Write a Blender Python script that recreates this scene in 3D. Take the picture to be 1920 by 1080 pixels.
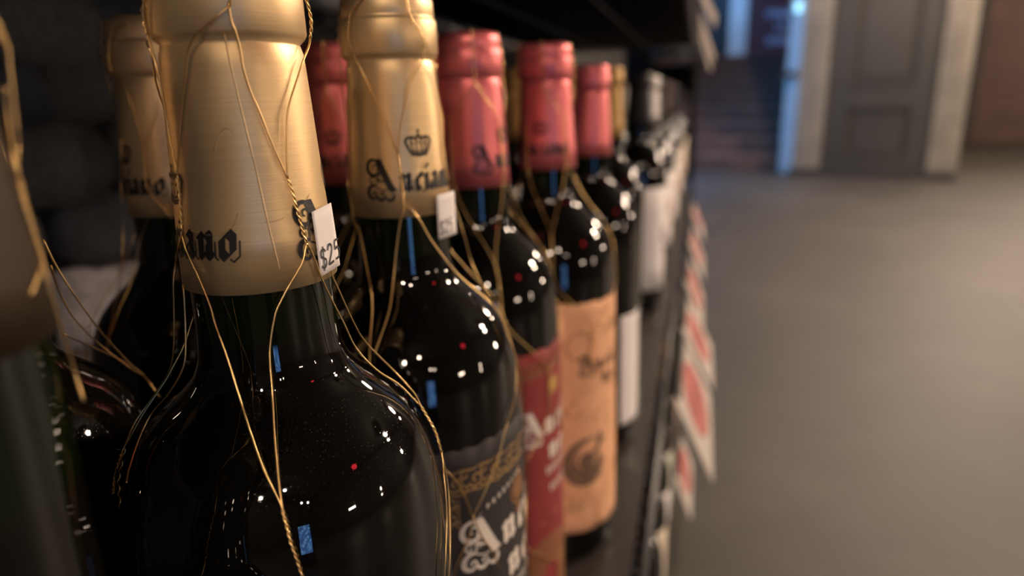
import bpy, bmesh, math, random
from math import sin, cos, pi, radians, sqrt, atan2, degrees
from mathutils import Vector, Matrix, noise

for o in list(bpy.data.objects):
    bpy.data.objects.remove(o)
SC = bpy.context.scene
COL = SC.collection
rnd = random.Random(7)

# ------------------------------------------------------------------ camera
F, PITCH, ROLL, YAW, CAMZ = 1260.0, radians(15.65), radians(1.4), radians(15.5), 0.7288
r0 = Vector((cos(YAW), sin(YAW), 0)); hd = Vector((-sin(YAW), cos(YAW), 0)); zz = Vector((0, 0, 1))
fw = hd * cos(PITCH) - zz * sin(PITCH)
u0 = hd * sin(PITCH) + zz * cos(PITCH)
up = u0 * cos(ROLL) + r0 * sin(ROLL)
rt = r0 * cos(ROLL) - u0 * sin(ROLL)
cd = bpy.data.cameras.new('camera'); cam = bpy.data.objects.new('camera', cd); COL.objects.link(cam)
M = Matrix((rt, up, -fw)).transposed().to_4x4(); M.translation = Vector((0, 0, CAMZ)); cam.matrix_world = M
cd.sensor_fit = 'HORIZONTAL'; cd.sensor_width = 36; cd.lens = 36 * F / 1920; cd.clip_start = .005; cd.clip_end = 60
cd.dof.use_dof = True; cd.dof.focus_distance = .150; cd.dof.aperture_fstop = 7.4
SC.camera = cam

# ------------------------------------------------------------------ world, exposure
w = bpy.data.worlds.new('world'); SC.world = w; w.use_nodes = True
w.node_tree.nodes['Background'].inputs[0].default_value = (1.0, .80, .60, 1)
w.node_tree.nodes['Background'].inputs[1].default_value = 0.02
SC.view_settings.view_transform = 'Standard'; SC.view_settings.look = 'None'
SC.view_settings.gamma = 1; SC.view_settings.use_curve_mapping = False
SC.view_settings.exposure = 0.14
LAMP = 2.0          # overall strength of the shop's lamps
WARM = (1.0, .77, .58)
BLUE = (.10, .36, .85)

# ------------------------------------------------------------------ materials
def lin(c):
    return tuple((x / 12.92 if x <= .04045 else ((x + .055) / 1.055) ** 2.4) for x in (c[0] / 255, c[1] / 255, c[2] / 255))
class NT:
    def __init__(s, name):
        s.m = bpy.data.materials.new(name); s.m.use_nodes = True
        s.t = s.m.node_tree; s.b = s.t.nodes['Principled BSDF']; s.out = s.t.nodes['Material Output']
    def n(s, typ, **kw):
        k = s.t.nodes.new(typ)
        for a, v in kw.items(): setattr(k, a, v)
        return k
    def l(s, a, b): s.t.links.new(a, b)
    def coord(s, scale=(1, 1, 1), which='Object'):
        tc = s.n('ShaderNodeTexCoord'); mp = s.n('ShaderNodeMapping'); mp.inputs['Scale'].default_value = scale
        s.l(tc.outputs[which], mp.inputs[0]); return mp.outputs[0]
    def noise(s, scale, detail=3, rough=.5, vec=None):
        k = s.n('ShaderNodeTexNoise'); k.inputs['Scale'].default_value = scale; k.inputs['Detail'].default_value = detail
        k.inputs['Roughness'].default_value = rough
        if vec is not None: s.l(vec, k.inputs['Vector'])
        return k.outputs[0]
    def ramp(s, fac, stops):
        k = s.n('ShaderNodeValToRGB'); e = k.color_ramp.elements
        while len(e) < len(stops): e.new(.5)
        for el, (p, c) in zip(e, stops):
            el.position = p; el.color = tuple(c) + (1,) if len(c) == 3 else c
        s.l(fac, k.inputs[0]); return k.outputs[0]
    def bump(s, h, strength, dist=.001):
        k = s.n('ShaderNodeBump'); k.inputs['Strength'].default_value = strength; k.inputs['Distance'].default_value = dist
        s.l(h, k.inputs['Height']); s.l(k.outputs[0], s.b.inputs['Normal'])
def mat(name, c, rough=.5, metal=0., spec=.5, var=0., vscale=30., bump=0., bscale=200., bdist=.0005, emit=0.):
    t = NT(name); b = t.b
    b.inputs['Base Color'].default_value = (*c, 1); b.inputs['Roughness'].default_value = rough
    b.inputs['Metallic'].default_value = metal; b.inputs['Specular IOR Level'].default_value = spec
    if var:
        f = t.noise(vscale, 4, .6, t.coord())
        t.l(t.ramp(f, [(.3, tuple(x * (1 - var) for x in c)), (.7, tuple(min(1, x * (1 + var)) for x in c))]), b.inputs['Base Color'])
    if bump: t.bump(t.noise(bscale, 3, .5, t.coord()), bump, bdist)
    if emit:
        b.inputs['Emission Color'].default_value = (*c, 1); b.inputs['Emission Strength'].default_value = emit
    return t.m
def foil(name, c, rough, metal, brush):
    """capsule foil: fine turned lines round the neck, faint blotches"""
    t = NT(name); b = t.b
    f = t.noise(1.0, 5, .65, t.coord((60, 60, 4200)))
    g = t.noise(70, 2, .5, t.coord())
    mx = t.n('ShaderNodeMath', operation='MULTIPLY'); t.l(f, mx.inputs[0]); mx.inputs[1].default_value = .9
    t.l(t.ramp(f, [(.25, tuple(x * .86 for x in c)), (.75, tuple(min(1, x * 1.1) for x in c))]), b.inputs['Base Color'])
    b.inputs['Metallic'].default_value = metal; b.inputs['Roughness'].default_value = rough
    b.inputs['Anisotropic'].default_value = .3; b.inputs['Specular IOR Level'].default_value = .5 if metal else .18
    ad = t.n('ShaderNodeMath', operation='ADD'); t.l(f, ad.inputs[0]); t.l(g, ad.inputs[1])
    t.bump(ad.outputs[0], brush, .00012)
    return t.m
def glass(name):
    """near-black bottle glass with wine behind it; greener above the wine line; specks of dust on the shoulder"""
    t = NT(name); b = t.b
    tc = t.n('ShaderNodeTexCoord'); sp = t.n('ShaderNodeSeparateXYZ'); t.l(tc.outputs['Object'], sp.inputs[0])
    mr = t.n('ShaderNodeMapRange'); mr.inputs['From Min'].default_value = .2285; mr.inputs['From Max'].default_value = .2300
    t.l(sp.outputs['Z'], mr.inputs['Value'])
    colr = t.ramp(mr.outputs[0], [(0, (.0035, .003, .0022)), (1, (.0025, .0055, .0013))])
    v = t.n('ShaderNodeTexVoronoi'); v.inputs['Scale'].default_value = 1150; t.l(tc.outputs['Object'], v.inputs['Vector'])
    v.inputs['Randomness'].default_value = 1
    lt = t.n('ShaderNodeMath', operation='LESS_THAN'); t.l(v.outputs['Distance'], lt.inputs[0]); lt.inputs[1].default_value = .15
    gm = t.n('ShaderNodeNewGeometry'); s2 = t.n('ShaderNodeSeparateXYZ'); t.l(gm.outputs['Normal'], s2.inputs[0])
    up_ = t.n('ShaderNodeMapRange'); up_.inputs['From Min'].default_value = .15; up_.inputs['From Max'].default_value = .75
    t.l(s2.outputs['Z'], up_.inputs['Value'])
    pn = t.noise(55, 3, .6, tc.outputs['Object'])
    pt = t.n('ShaderNodeMath', operation='GREATER_THAN'); t.l(pn, pt.inputs[0]); pt.inputs[1].default_value = .5
    m1 = t.n('ShaderNodeMath', operation='MULTIPLY'); t.l(lt.outputs[0], m1.inputs[0]); t.l(up_.outputs[0], m1.inputs[1])
    m2 = t.n('ShaderNodeMath', operation='MULTIPLY'); t.l(m1.outputs[0], m2.inputs[0]); t.l(pt.outputs[0], m2.inputs[1])
    m3 = t.n('ShaderNodeMath', operation='MULTIPLY'); t.l(m2.outputs[0], m3.inputs[0]); m3.inputs[1].default_value = .38
    mx = t.n('ShaderNodeMixRGB'); t.l(m3.outputs[0], mx.inputs[0]); t.l(colr, mx.inputs[1]); mx.inputs[2].default_value = (.10, .075, .05, 1)
    t.l(mx.outputs[0], b.inputs['Base Color'])
    ro = t.n('ShaderNodeMapRange'); t.l(m3.outputs[0], ro.inputs['Value']); ro.inputs['To Min'].default_value = .025; ro.inputs['To Max'].default_value = .5
    t.l(ro.outputs[0], b.inputs['Roughness']); b.inputs['IOR'].default_value = 1.5
    return t.m
GLASS = glass('dark_bottle_glass')
GOLD = foil('gold_foil', (.78, .56, .295), .40, .66, .25)
RED = foil('red_foil', (.78, .19, .20), .38, .6, .15)
SHADEGOLD = foil('shaded_gold_foil', (.036, .023, .012), .55, .4, .15)  # gold capsule foil with the shade on it painted into the colour
BLACKFOIL = foil('black_foil', (.012, .012, .014), .35, .0, .1)
TANFOIL = foil('tan_foil', (.50, .30, .10), .45, .5, .1)
ORANGE = foil('orange_foil', (.62, .20, .06), .5, .2, .1)
SILVER = foil('silver_foil', (.55, .52, .5), .35, .8, .1)
BURG = foil('burgundy_foil', (.10, .012, .014), .4, .3, .1)
WIRE = mat('gold_wire', (.80, .54, .23), .30, 1.0)
INK = mat('black_ink', (.012, .010, .010), .55)
CREAMINK = mat('cream_ink', (.78, .70, .60), .7)
GOLDINK = mat('gold_ink', (.36, .22, .09), .5, .3)
DARKGOLD = mat('dull_gold_ink', (.28, .13, .05), .6, .1)
BROWNINK = mat('brown_ink', (.10, .055, .03), .7)
PENINK = mat('pen_ink', (.02, .02, .025), .6)
PAPER_BLACK = mat('charcoal_label_paper', (.030, .026, .025), .75, var=.15, vscale=120)
PAPER_RED = mat('red_label_paper', (.26, .030, .028), .75, var=.18, vscale=90)
PAPER_ORANGE = mat('orange_label_paper', (.86, .46, .25), .8, var=.12, vscale=60)
PAPER_WHITE = mat('white_label_paper', (.88, .83, .80), .8, var=.04)
PAPER_CREAM = mat('cream_label_paper', (.74, .64, .50), .8, var=.05)
def thin_paper(name, c, tr=.35):
    t = NT(name); d = t.n('ShaderNodeBsdfDiffuse'); d.inputs[0].default_value = (*c, 1); q = t.n('ShaderNodeBsdfTranslucent'); q.inputs[0].default_value = (*c, 1)
    mx = t.n('ShaderNodeMixShader'); mx.inputs[0].default_value = tr; t.l(d.outputs[0], mx.inputs[1]); t.l(q.outputs[0], mx.inputs[2]); t.l(mx.outputs[0], t.out.inputs[0]); return t.m
CARDPAPER = thin_paper('white_card_stock', (.92, .87, .82), .55)
STICKER = mat('white_price_sticker', (.86, .80, .76), .7)
PINKPRINT = mat('pink_red_print', (.46, .13, .11), .7, var=.12, vscale=60)
BLUEPRINT = mat('violet_print', (.28, .18, .32), .7)
BLACKMETAL = mat('black_epoxy_wire', (.010, .010, .011), .35, .0, .35)
CARDBROWN = mat('brown_label_paper', (.20, .075, .03), .7)

# ------------------------------------------------------------------ mesh helpers
class MB:
    def __init__(s): s.v = []; s.f = []
    def add(s, vs, fs):
        o = len(s.v); s.v += [tuple(v) for v in vs]; s.f += [tuple(i + o for i in f) for f in fs]
    def box(s, x0, x1, y0, y1, z0, z1):
        s.add([(x0, y0, z0), (x1, y0, z0), (x1, y1, z0), (x0, y1, z0), (x0, y0, z1), (x1, y0, z1), (x1, y1, z1), (x0, y1, z1)],
              [(0, 3, 2, 1), (4, 5, 6, 7), (0, 1, 5, 4), (1, 2, 6, 5), (2, 3, 7, 6), (3, 0, 4, 7)])
    def tube(s, pts, r, n=6, caps=True):
        pts = [Vector(p) for p in pts]; m = len(pts)
        if m < 2: return
        t0 = (pts[1] - pts[0]).normalized()
        nrm = t0.orthogonal().normalized(); vs = []
        for i, p in enumerate(pts):
            t = (pts[min(i + 1, m - 1)] - pts[max(i - 1, 0)])
            t = t.normalized() if t.length > 1e-9 else t0
            nrm = (nrm - t * nrm.dot(t)); nrm = nrm.normalized() if nrm.length > 1e-6 else t.orthogonal().normalized()
            b = t.cross(nrm)
            for k in range(n):
                a = 2 * pi * k / n; vs.append(p + nrm * (r * cos(a)) + b * (r * sin(a)))
        fs = [(i * n + k, i * n + (k + 1) % n, (i + 1) * n + (k + 1) % n, (i + 1) * n + k) for i in range(m - 1) for k in range(n)]
        if caps: fs += [tuple(range(n - 1, -1, -1)), tuple((m - 1) * n + k for k in range(n))]
        s.add(vs, fs)
    def lathe(s, prof, n=48, cap0=True, cap1=True):
        vs = [(r * cos(2 * pi * k / n), r * sin(2 * pi * k / n), h) for h, r in prof for k in range(n)]
        m = len(prof)
        fs = [(i * n + k, i * n + (k + 1) % n, (i + 1) * n + (k + 1) % n, (i + 1) * n + k) for i in range(m - 1) for k in range(n)]
        if cap0: fs.append(tuple(range(n - 1, -1, -1)))
        if cap1: fs.append(tuple((m - 1) * n + k for k in range(n)))
        s.add(vs, fs)
    def mesh(s, name, m, smooth=False):
        me = bpy.data.meshes.new(name); me.from_pydata(s.v, [], s.f); me.update()
        if smooth: me.polygons.foreach_set('use_smooth', [len(p.vertices) < 9 for p in me.polygons])
        me.materials.append(m); return me
    def build(s, name, m, parent=None, smooth=False):
        return obj(name, s.mesh(name, m, smooth), parent)
def obj(name, me, parent=None):
    o = bpy.data.objects.new(name, me); COL.objects.link(o)
    if parent is not None: o.parent = parent
    return o
def tag(o, label, cat, group=None, kind=None):
    o['label'] = label; o['category'] = cat
    if group: o['group'] = group
    if kind: o['kind'] = kind
    return o
def empty(name, loc=(0, 0, 0), rz=0, mw=None):
    o = bpy.data.objects.new(name, None); COL.objects.link(o); o.empty_display_size = .05
    if mw is not None: o.matrix_world = mw
    else: o.location = loc; o.rotation_euler = (0, 0, rz)
    return o
def struct(o): o['kind'] = 'structure'; return o
def crs(pts, sub):
    """Catmull-Rom through pts"""
    P = [Vector(p) for p in pts]
    if len(P) < 3:
        return [P[0].lerp(P[-1], i / (2 * sub)) for i in range(2 * sub + 1)]
    out = []
    for i in range(len(P) - 1):
        a = P[i - 1] if i else P[0] * 2 - P[1]; b = P[i]; c = P[i + 1]; d = P[i + 2] if i + 2 < len(P) else P[-1] * 2 - P[-2]
        for k in range(sub):
            t = k / sub
            out.append(.5 * ((2 * b) + (c - a) * t + (2 * a - 5 * b + 4 * c - d) * t * t + (3 * b - a - 3 * c + d) * t ** 3))
    out.append(P[-1]); return out

# ------------------------------------------------------------------ blackletter pen strokes (units: x-height = 1)
def arc(cx, cy, r0_, r1_, a0, a1, n=14):
    return [(cx + (r0_ + (r1_ - r0_) * i / n) * cos(radians(a0 + (a1 - a0) * i / n)), cy + (r0_ + (r1_ - r0_) * i / n) * sin(radians(a0 + (a1 - a0) * i / n))) for i in range(n + 1)]
def stem(x): return [(x - .11, .86), (x, .78), (x, .22), (x + .13, .12)]
GL = {
 'n': (.96, [stem(.14), [(.14, .74), (.40, .90), (.54, .78), (.54, .22), (.67, .12)]]),
 'c': (.66, [[(.46, .76), (.30, .90), (.12, .74), (.12, .26), (.30, .10), (.48, .24)]]),
 'i': (.44, [stem(.16), [(.12, 1.28), (.22, 1.20)]]),
 'a': (.92, [[(.14, .80), (.30, .90), (.50, .78), (.50, .22), (.64, .12)], [(.50, .56), (.22, .50), (.12, .38), (.12, .24), (.26, .10), (.50, .28)]]),
 'o': (.90, [[(.34, .92), (.12, .74), (.12, .26), (.32, .08), (.56, .26), (.56, .74), (.34, .92)]]),
}
SHADE = {'n': [[(.14, .62), (.14, .22), (.27, .12)], [(.54, .72), (.54, .22), (.67, .12)]], 'c': [[(.14, .24), (.30, .10), (.46, .22)]], 'i': [[(.16, .70), (.16, .22), (.29, .12)]],
 'a': [[(.50, .72), (.50, .22), (.64, .12)]], 'o': [[(.58, .74), (.58, .24), (.34, .06), (.20, .16)]]}
def pen(line, w, ang=38, sub=.28):
    """sweep a flat nib along a polyline -> quads"""
    nx, ny = w / 2 * cos(radians(ang)), w / 2 * sin(radians(ang)); q = []
    for (x0, y0), (x1, y1) in zip(line, line[1:]):
        L = math.hypot(x1 - x0, y1 - y0); k = max(1, int(L / sub))
        for i in range(k):
            a, b = i / k, (i + 1) / k
            p = (x0 + (x1 - x0) * a, y0 + (y1 - y0) * a); r = (x0 + (x1 - x0) * b, y0 + (y1 - y0) * b)
            q.append([(p[0] - nx, p[1] - ny), (p[0] + nx, p[1] + ny), (r[0] + nx, r[1] + ny), (r[0] - nx, r[1] - ny)])
    return q
def hair(line, w):
    """constant-width ribbon along a polyline"""
    q = []; n = len(line); off = []
    for i in range(n):
        a = line[max(i - 1, 0)]; b = line[min(i + 1, n - 1)]; dx, dy = b[0] - a[0], b[1] - a[1]; L = math.hypot(dx, dy) or 1
        ww = w / 2 if not callable(w) else w(i / (n - 1)) / 2
        off.append((-dy / L * ww, dx / L * ww))
    for i in range(n - 1):
        p, r = line[i], line[i + 1]; o, e = off[i], off[i + 1]
        q.append([(p[0] - o[0], p[1] - o[1]), (r[0] - e[0], r[1] - e[1]), (r[0] + e[0], r[1] + e[1]), (p[0] + o[0], p[1] + o[1])])
    return q
def disc(cx, cy, r, n=10):
    return [[(cx, cy)] + [(cx + r * cos(2 * pi * (k + j) / n), cy + r * sin(2 * pi * (k + j) / n)) for j in (0, .5, 1)] for k in range(n)]
def cap_A(w=.36, fl=1.0):
    q = pen([(.42, 1.62), (.62, 1.62), (1.20, .42), (1.42, .10), (1.62, .16)], w, 20, .2)
    q += pen([(.60, 1.70), (.74, 1.84)], w * .5)
    q += hair(arc(.36, 1.28, .36, .40, 70, 320, 22), lambda t: .10 + .10 * sin(pi * t))
    q += hair(arc(.40, 1.24, .24, .06, 300, 620, 20), .07)
    q += hair([(.62, 1.40), (.56, 1.0), (.50, .62), (.46, .34)], .07) + hair([(.76, 1.28), (.68, .9), (.62, .52)], .05)
    q += hair([(.46, .74), (.74, .62), (1.02, .56)], .09)
    q += hair(arc(.22, .62, .20, .06, 40, 380, 18), .08)
    q += hair([(.40, .90), (.22, .84), (.10, .72)], .07)
    # lower flourish
    q += hair(arc(.30, .06, .34, .30, 60, 290, 20), lambda t: .08 + .12 * sin(pi * t))
    q += hair(arc(.34, -.02, .18, .04, 270, 600, 18), .08)
    q += hair(arc(.74, -.06, .26, .22, 170, 360, 14), lambda t: .06 + .10 * sin(pi * t))
    q += hair(arc(.80, -.04, .13, .03, 0, 330, 14), .07)
    q += hair(arc(1.22, -.10, .24, .20, 190, 400, 16), lambda t: .05 + .12 * sin(pi * t))
    q += hair([(.50, .30), (.86, .16), (1.16, .20)], .06)
    return q
def word(s, x=0, w=.33, shadow=True, gap=.10, xs=1.0, xa=1.0):
    q = []
    for ch in s:
        if ch == 'A':
            q += [[(x + a * xa, b) for a, b in f] for f in cap_A(w)]; x += 1.78 * xa; continue
        adv, st = GL[ch]
        for ln in st:
            q += [[(x + a * xs, b) for a, b in f] for f in pen(ln, w)]
        if shadow:   # thin cast line beside the heavy strokes
            for ln in SHADE[ch]: q += [[(x + a * xs + .19, b - .09) for a, b in f] for f in hair(ln, .07)]
        x += adv * xs + gap
    return q, x
def crown():
    q = []
    q += hair([(-.62, -.62), (0, -.72), (.62, -.62)], .22) + hair([(-.64, -.42), (0, -.52), (.64, -.42)], .11)
    for s in (-1, 1):
        q += hair([(s * .62, -.55), (s * .86, -.02), (s * .95, .22), (s * .80, .42), (s * .52, .46), (s * .22, .34), (0, .50)], .16)
        q += hair([(s * .40, -.48), (s * .56, -.02), (s * .52, .40)], .10)
        q += hair([(s * .16, -.5), (s * .22, 0), (s * .12, .42)], .09)
        for k in range(4): q += disc(s * (.20 + .2 * k), .54 - .06 * k, .06, 6)
        q += disc(s * .40, .06, .07, 6)
    q += disc(0, .60, .10, 8) + disc(0, .08, .08, 6) + hair([(0, .6), (0, .98)], .08) + hair([(-.12, .84), (.12, .84)], .11)
    return q
CAPS = {'P': (.6, [[(0, 0), (0, 1), (.35, 1), (.45, .75), (.35, .5), (0, .5)]]), 'R': (.65, [[(0, 0), (0, 1), (.35, 1), (.45, .75), (.35, .5), (0, .5)], [(.2, .5), (.5, 0)]]),
 'O': (.72, [[(.25, 0), (0, .3), (0, .7), (.25, 1), (.5, .7), (.5, .3), (.25, 0)]]), 'D': (.7, [[(0, 0), (0, 1), (.3, 1), (.5, .7), (.5, .3), (.3, 0), (0, 0)]]),
 'U': (.7, [[(0, 1), (0, .25), (.25, 0), (.5, .25), (.5, 1)]]), 'C': (.65, [[(.5, .8), (.3, 1), (0, .7), (0, .3), (.3, 0), (.5, .2)]]), 'T': (.65, [[(0, 1), (.5, 1)], [(.25, 1), (.25, 0)]])}
PENS = {'$': (.8, [[(.62, .78), (.45, .92), (.18, .88), (.10, .68), (.34, .52), (.60, .38), (.52, .14), (.26, .06), (.06, .20)], [(.40, 1.08), (.28, -.08)]]),
 '2': (.8, [[(.08, .72), (.22, .94), (.48, .92), (.55, .70), (.34, .38), (.06, .06), (.62, .08)]]),
 '5': (.7, [[(.58, .94), (.18, .92), (.12, .56), (.40, .60), (.58, .38), (.46, .10), (.10, .06)]])}

# ------------------------------------------------------------------ bottle shape (h = height above the base, metres)
PROF = [(0.0, .0340), (.003, .0375), (.008, .0385), (.165, .0385), (.172, .0383), (.180, .0379), (.189, .0369), (.195, .0356), (.200, .0338), (.205, .0312), (.2095, .0275), (.213, .0238), (.2165, .0200), (.220, .0174), (.2245, .0160), (.232, .0155), (.2470, .0153)]
def cap_prof(hb, hr, ht):
    """capsule: lower edge hb, underside of the ring hr, top ht"""
    L = hr - hb; T = ht - hr
    return [(hb, .0158), (hb, .0166), (hb + .21 * L, .0162), (hb + .44 * L, .0155), (hb + .75 * L, .0147), (hr - .0060, .01432), (hr - .0034, .01415), (hr - .0019, .0137), (hr - .0014, .01355), (hr - .0003, .0147), (hr + .0006, .0152),
            (hr + .52 * T, .01515), (hr + .56 * T, .0149), (hr + .585 * T, .0144), (hr + .62 * T, .0146), (hr + .84 * T, .0144), (hr + .93 * T, .0138), (hr + .985 * T, .0122), (ht, .0)]
HB, HR, HT = .2398, .2888, .3072
CAPP = cap_prof(HB, HR, HT)
def set_cap(hb=.2398, hr=.2888, ht=.3072):
    global HB, HR, HT, CAPP
    HB, HR, HT = hb, hr, ht; CAPP = cap_prof(hb, hr, ht)
WPROF = [(0, .0393), (.17, .0393), (.185, .0387), (.195, .0375), (.203, .0348), (.21, .0302), (.217, .0247), (.224, .0207), (.232, .0187), (.240, .0172), (.262, .0161), (.28, .0154), (.2872, .0153), (.2888, .0158), (.2985, .0157), (.302, .0152), (.3074, .0138)]
def interp(P, h):
    if h <= P[0][0]: return P[0][1]
    for (a, ra), (b, rb) in zip(P, P[1:]):
        if h <= b: return ra + (rb - ra) * ((h - a) / (b - a) if b > a else 0)
    return P[-1][1]
def smooth_prof(P, sub=5):
    """monotone cubic through the profile so that reflections run cleanly"""
    n = len(P); d = [(P[i + 1][1] - P[i][1]) / max(1e-9, P[i + 1][0] - P[i][0]) for i in range(n - 1)]
    m = [d[0]] + [0 if d[i - 1] * d[i] <= 0 else 2 * d[i - 1] * d[i] / (d[i - 1] + d[i]) for i in range(1, n - 1)] + [d[-1]]
    out = []
    for i in range(n - 1):
        h = P[i + 1][0] - P[i][0]
        for k in range(sub):
            t = k / sub
            out.append((P[i][0] + t * h, (2 * t ** 3 - 3 * t * t + 1) * P[i][1] + (t ** 3 - 2 * t * t + t) * h * m[i] + (3 * t * t - 2 * t ** 3) * P[i + 1][1] + (t ** 3 - t * t) * h * m[i + 1]))
    out.append(P[-1]); return out
def RAD(h):
    return interp(PROF, h) if h < HB else interp(CAPP[1:], h)
def glass_mesh(n, sub, prof=None):
    b = MB(); b.lathe(smooth_prof(prof or PROF, sub), n); return b.mesh('glass_body', GLASS, True)
def capsule_mesh(n, m, seams=False):
    b = MB(); b.lathe(CAPP[:-1], n, False, True); return b.mesh('capsule', m, True)
ME = {}
def shared(key, fn):
    if key not in ME: ME[key] = fn()
    return ME[key]
def wrapped(quads, th0, h0, sc, name, m, parent, off=.00022, lift=0., rad=RAD, cx=None):
    """flat drawing (u right, v up, in units of sc metres) laid round the bottle at angle th0 (degrees), height h0"""
    b = MB(); t0 = radians(th0)
    for f in quads:
        vs = []
        for (u, v) in f:
            h = h0 + v * sc; r = rad(h) + off; a = t0 + u * sc / r
            vs.append((r * cos(a), r * sin(a), h))
        b.add(vs, [tuple(range(len(vs)))])
    return b.build(name, m, parent)
def label_patch(th0, th1, h0, h1, m, parent, rough=.0008, seed=0, name='label', rough_side=.0006, nu=48, nv=24, off=.00025):
    b = MB(); vs = []; a0, a1 = radians(th0), radians(th1)
    def nz(x, k): return noise.noise(Vector((x * 9, k * 7.3 + seed, 1.7))) + .6 * noise.noise(Vector((x * 31, k * 3.1 + seed, 4.2)))
    for j in range(nv + 1):
        for i in range(nu + 1):
            s, t = i / nu, j / nv
            hb = h0 + rough * (nz(s * 4, 1) + 1.2 * noise.noise(Vector((s * 7, seed, 9)))); ht = h1 + rough * (nz(s * 4, 2) + 1.2 * noise.noise(Vector((s * 7, seed, 3))))
            h = hb + (ht - hb) * t
            al = a0 + rough_side / .038 * nz(t * 4, 3); ar = a1 + rough_side / .038 * nz(t * 4, 4)
            a = al + (ar - al) * s; r = RAD(h) + off
            vs.append((r * cos(a), r * sin(a), h))
    W = nu + 1
    fs = [(j * W + i, j * W + i + 1, (j + 1) * W + i + 1, (j + 1) * W + i) for j in range(nv) for i in range(nu)]
    # rim folded down to the glass so the paper has an edge
    rim = [i for i in range(W)] + [j * W + nu for j in range(1, nv + 1)] + [nv * W + i for i in range(nu - 1, -1, -1)] + [j * W for j in range(nv - 1, 0, -1)]
    base = len(vs)
    for i in rim:
        x, y, h = vs[i]; k = (RAD(h) - .0001) / math.hypot(x, y); vs.append((x * k, y * k, h))
    n = len(rim)
    fs += [(rim[k], base + k, base + (k + 1) % n, rim[(k + 1) % n]) for k in range(n)]
    b.add(vs, fs); return b.build(name, m, parent, True)
def ribbon_sheet(pts3, normal, thick, b):
    pass

# ------------------------------------------------------------------ wire nets
WR = .00021
def twist_pts(c, n_per=10, pitch=.0031, rad=.00020, ph=0.):
    """centre line -> two helices"""
    L = [0.0]
    for a, b in zip(c, c[1:]): L.append(L[-1] + (b - a).length)
    out = ([], [])
    N = max(6, int(L[-1] / pitch * n_per)); j = 0
    for i in range(N + 1):
        s = L[-1] * i / N
        while j < len(L) - 2 and L[j + 1] < s: j += 1
        k = (s - L[j]) / max(1e-9, L[j + 1] - L[j]); p = c[j].lerp(c[j + 1], min(1, max(0, k)))
        t = (c[min(j + 1, len(c) - 1)] - c[j]).normalized()
        rd = Vector((p.x, p.y, 0)).normalized(); sd = t.cross(rd).normalized(); rd = sd.cross(t)
        a = 2 * pi * s / pitch + ph
        o = (sd * cos(a) + rd * sin(a)) * rad
        out[0].append(p + o); out[1].append(p - o)
    return out
def traced_net(T, parent):
    for kind, pts in T:
        c = crs([(r * cos(t), r * sin(t), h) for t, h, r in pts], 6)
        b = MB()
        if kind == 's':
            b.tube(c, WR, 6); b.build('wire', WIRE, parent, True)
        else:
            p, q = twist_pts(c); b.tube(p, WR * .88, 6); b.tube(q, WR * .88, 6); b.build('twisted_wire', WIRE, parent, True)
LEVELS = [(.2970, .009), (.2560, .0075), (.1960, .009), (.142, .006), (.085, .006), (.030, .006)]
def net(parent, phase, n=4, keep=None, seed=0, res=.0026, wp=None):
    WPROF = wp or globals()['WPROF']
    """hexagonal net of 2n strands; neighbours twist together at each level. keep(theta_deg) limits the strands built"""
    rg = random.Random(seed)
    jit = [[rg.uniform(-7, 7) for _ in range(2 * n)] for _ in LEVELS]; jh = [rg.uniform(-.002, .002) for _ in LEVELS]
    for j in range(2 * n):
        pts = []; hm = .3072
        seq = []
        for k, (hc, hl) in enumerate(LEVELS):
            m = (j // 2 if k % 2 == 0 else ((j + 1) // 2)) % n
            th = phase + 360 / n * (j // 2 if k % 2 == 0 else ((j + 1) // 2 - .5)) + jit[k][m]
            seq.append((th, hc + jh[k] + hl, hc + jh[k] - hl))
        if keep and not any(keep(((s[0] + 180) % 360) - 180) for s in seq[:3]): continue
        sign = 1 if j % 2 == 0 else -1
        prev = None
        for k, (th, ht, hb) in enumerate(seq):
            if k == 0: ht = .3072
            sg = sign if k % 2 == 0 else -sign
            if prev is not None:
                pth, ph = prev; N = max(6, int(abs(ph - ht) / res))
                for i in range(1, N):
                    t = i / N; e = t * t * (3 - 2 * t); h = ph + (ht - ph) * t
                    a = radians(pth + (th - pth) * e); r = interp(WPROF, h) + .0007 * sin(pi * t) * (1 if k == 1 else .4)
                    pts.append(Vector((r * cos(a), r * sin(a), h)))
            N = max(5, int((ht - hb) / .00055))
            for i in range(N + 1):
                t = i / N; h = ht + (hb - ht) * t; r = interp(WPROF, h); a = radians(th)
                hx = 2 * pi * (ht - h) / .0031
                # the two strands of a twist share the pole: opposite phases
                oo = sg * .00027
                r2 = r + oo * sin(hx); a2 = a + oo * cos(hx) / r
                pts.append(Vector((r2 * cos(a2), r2 * sin(a2), h)))
            prev = (th, hb)
        b = MB(); b.tube(pts, WR, 5); b.build('wire', WIRE, parent, True)
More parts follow.
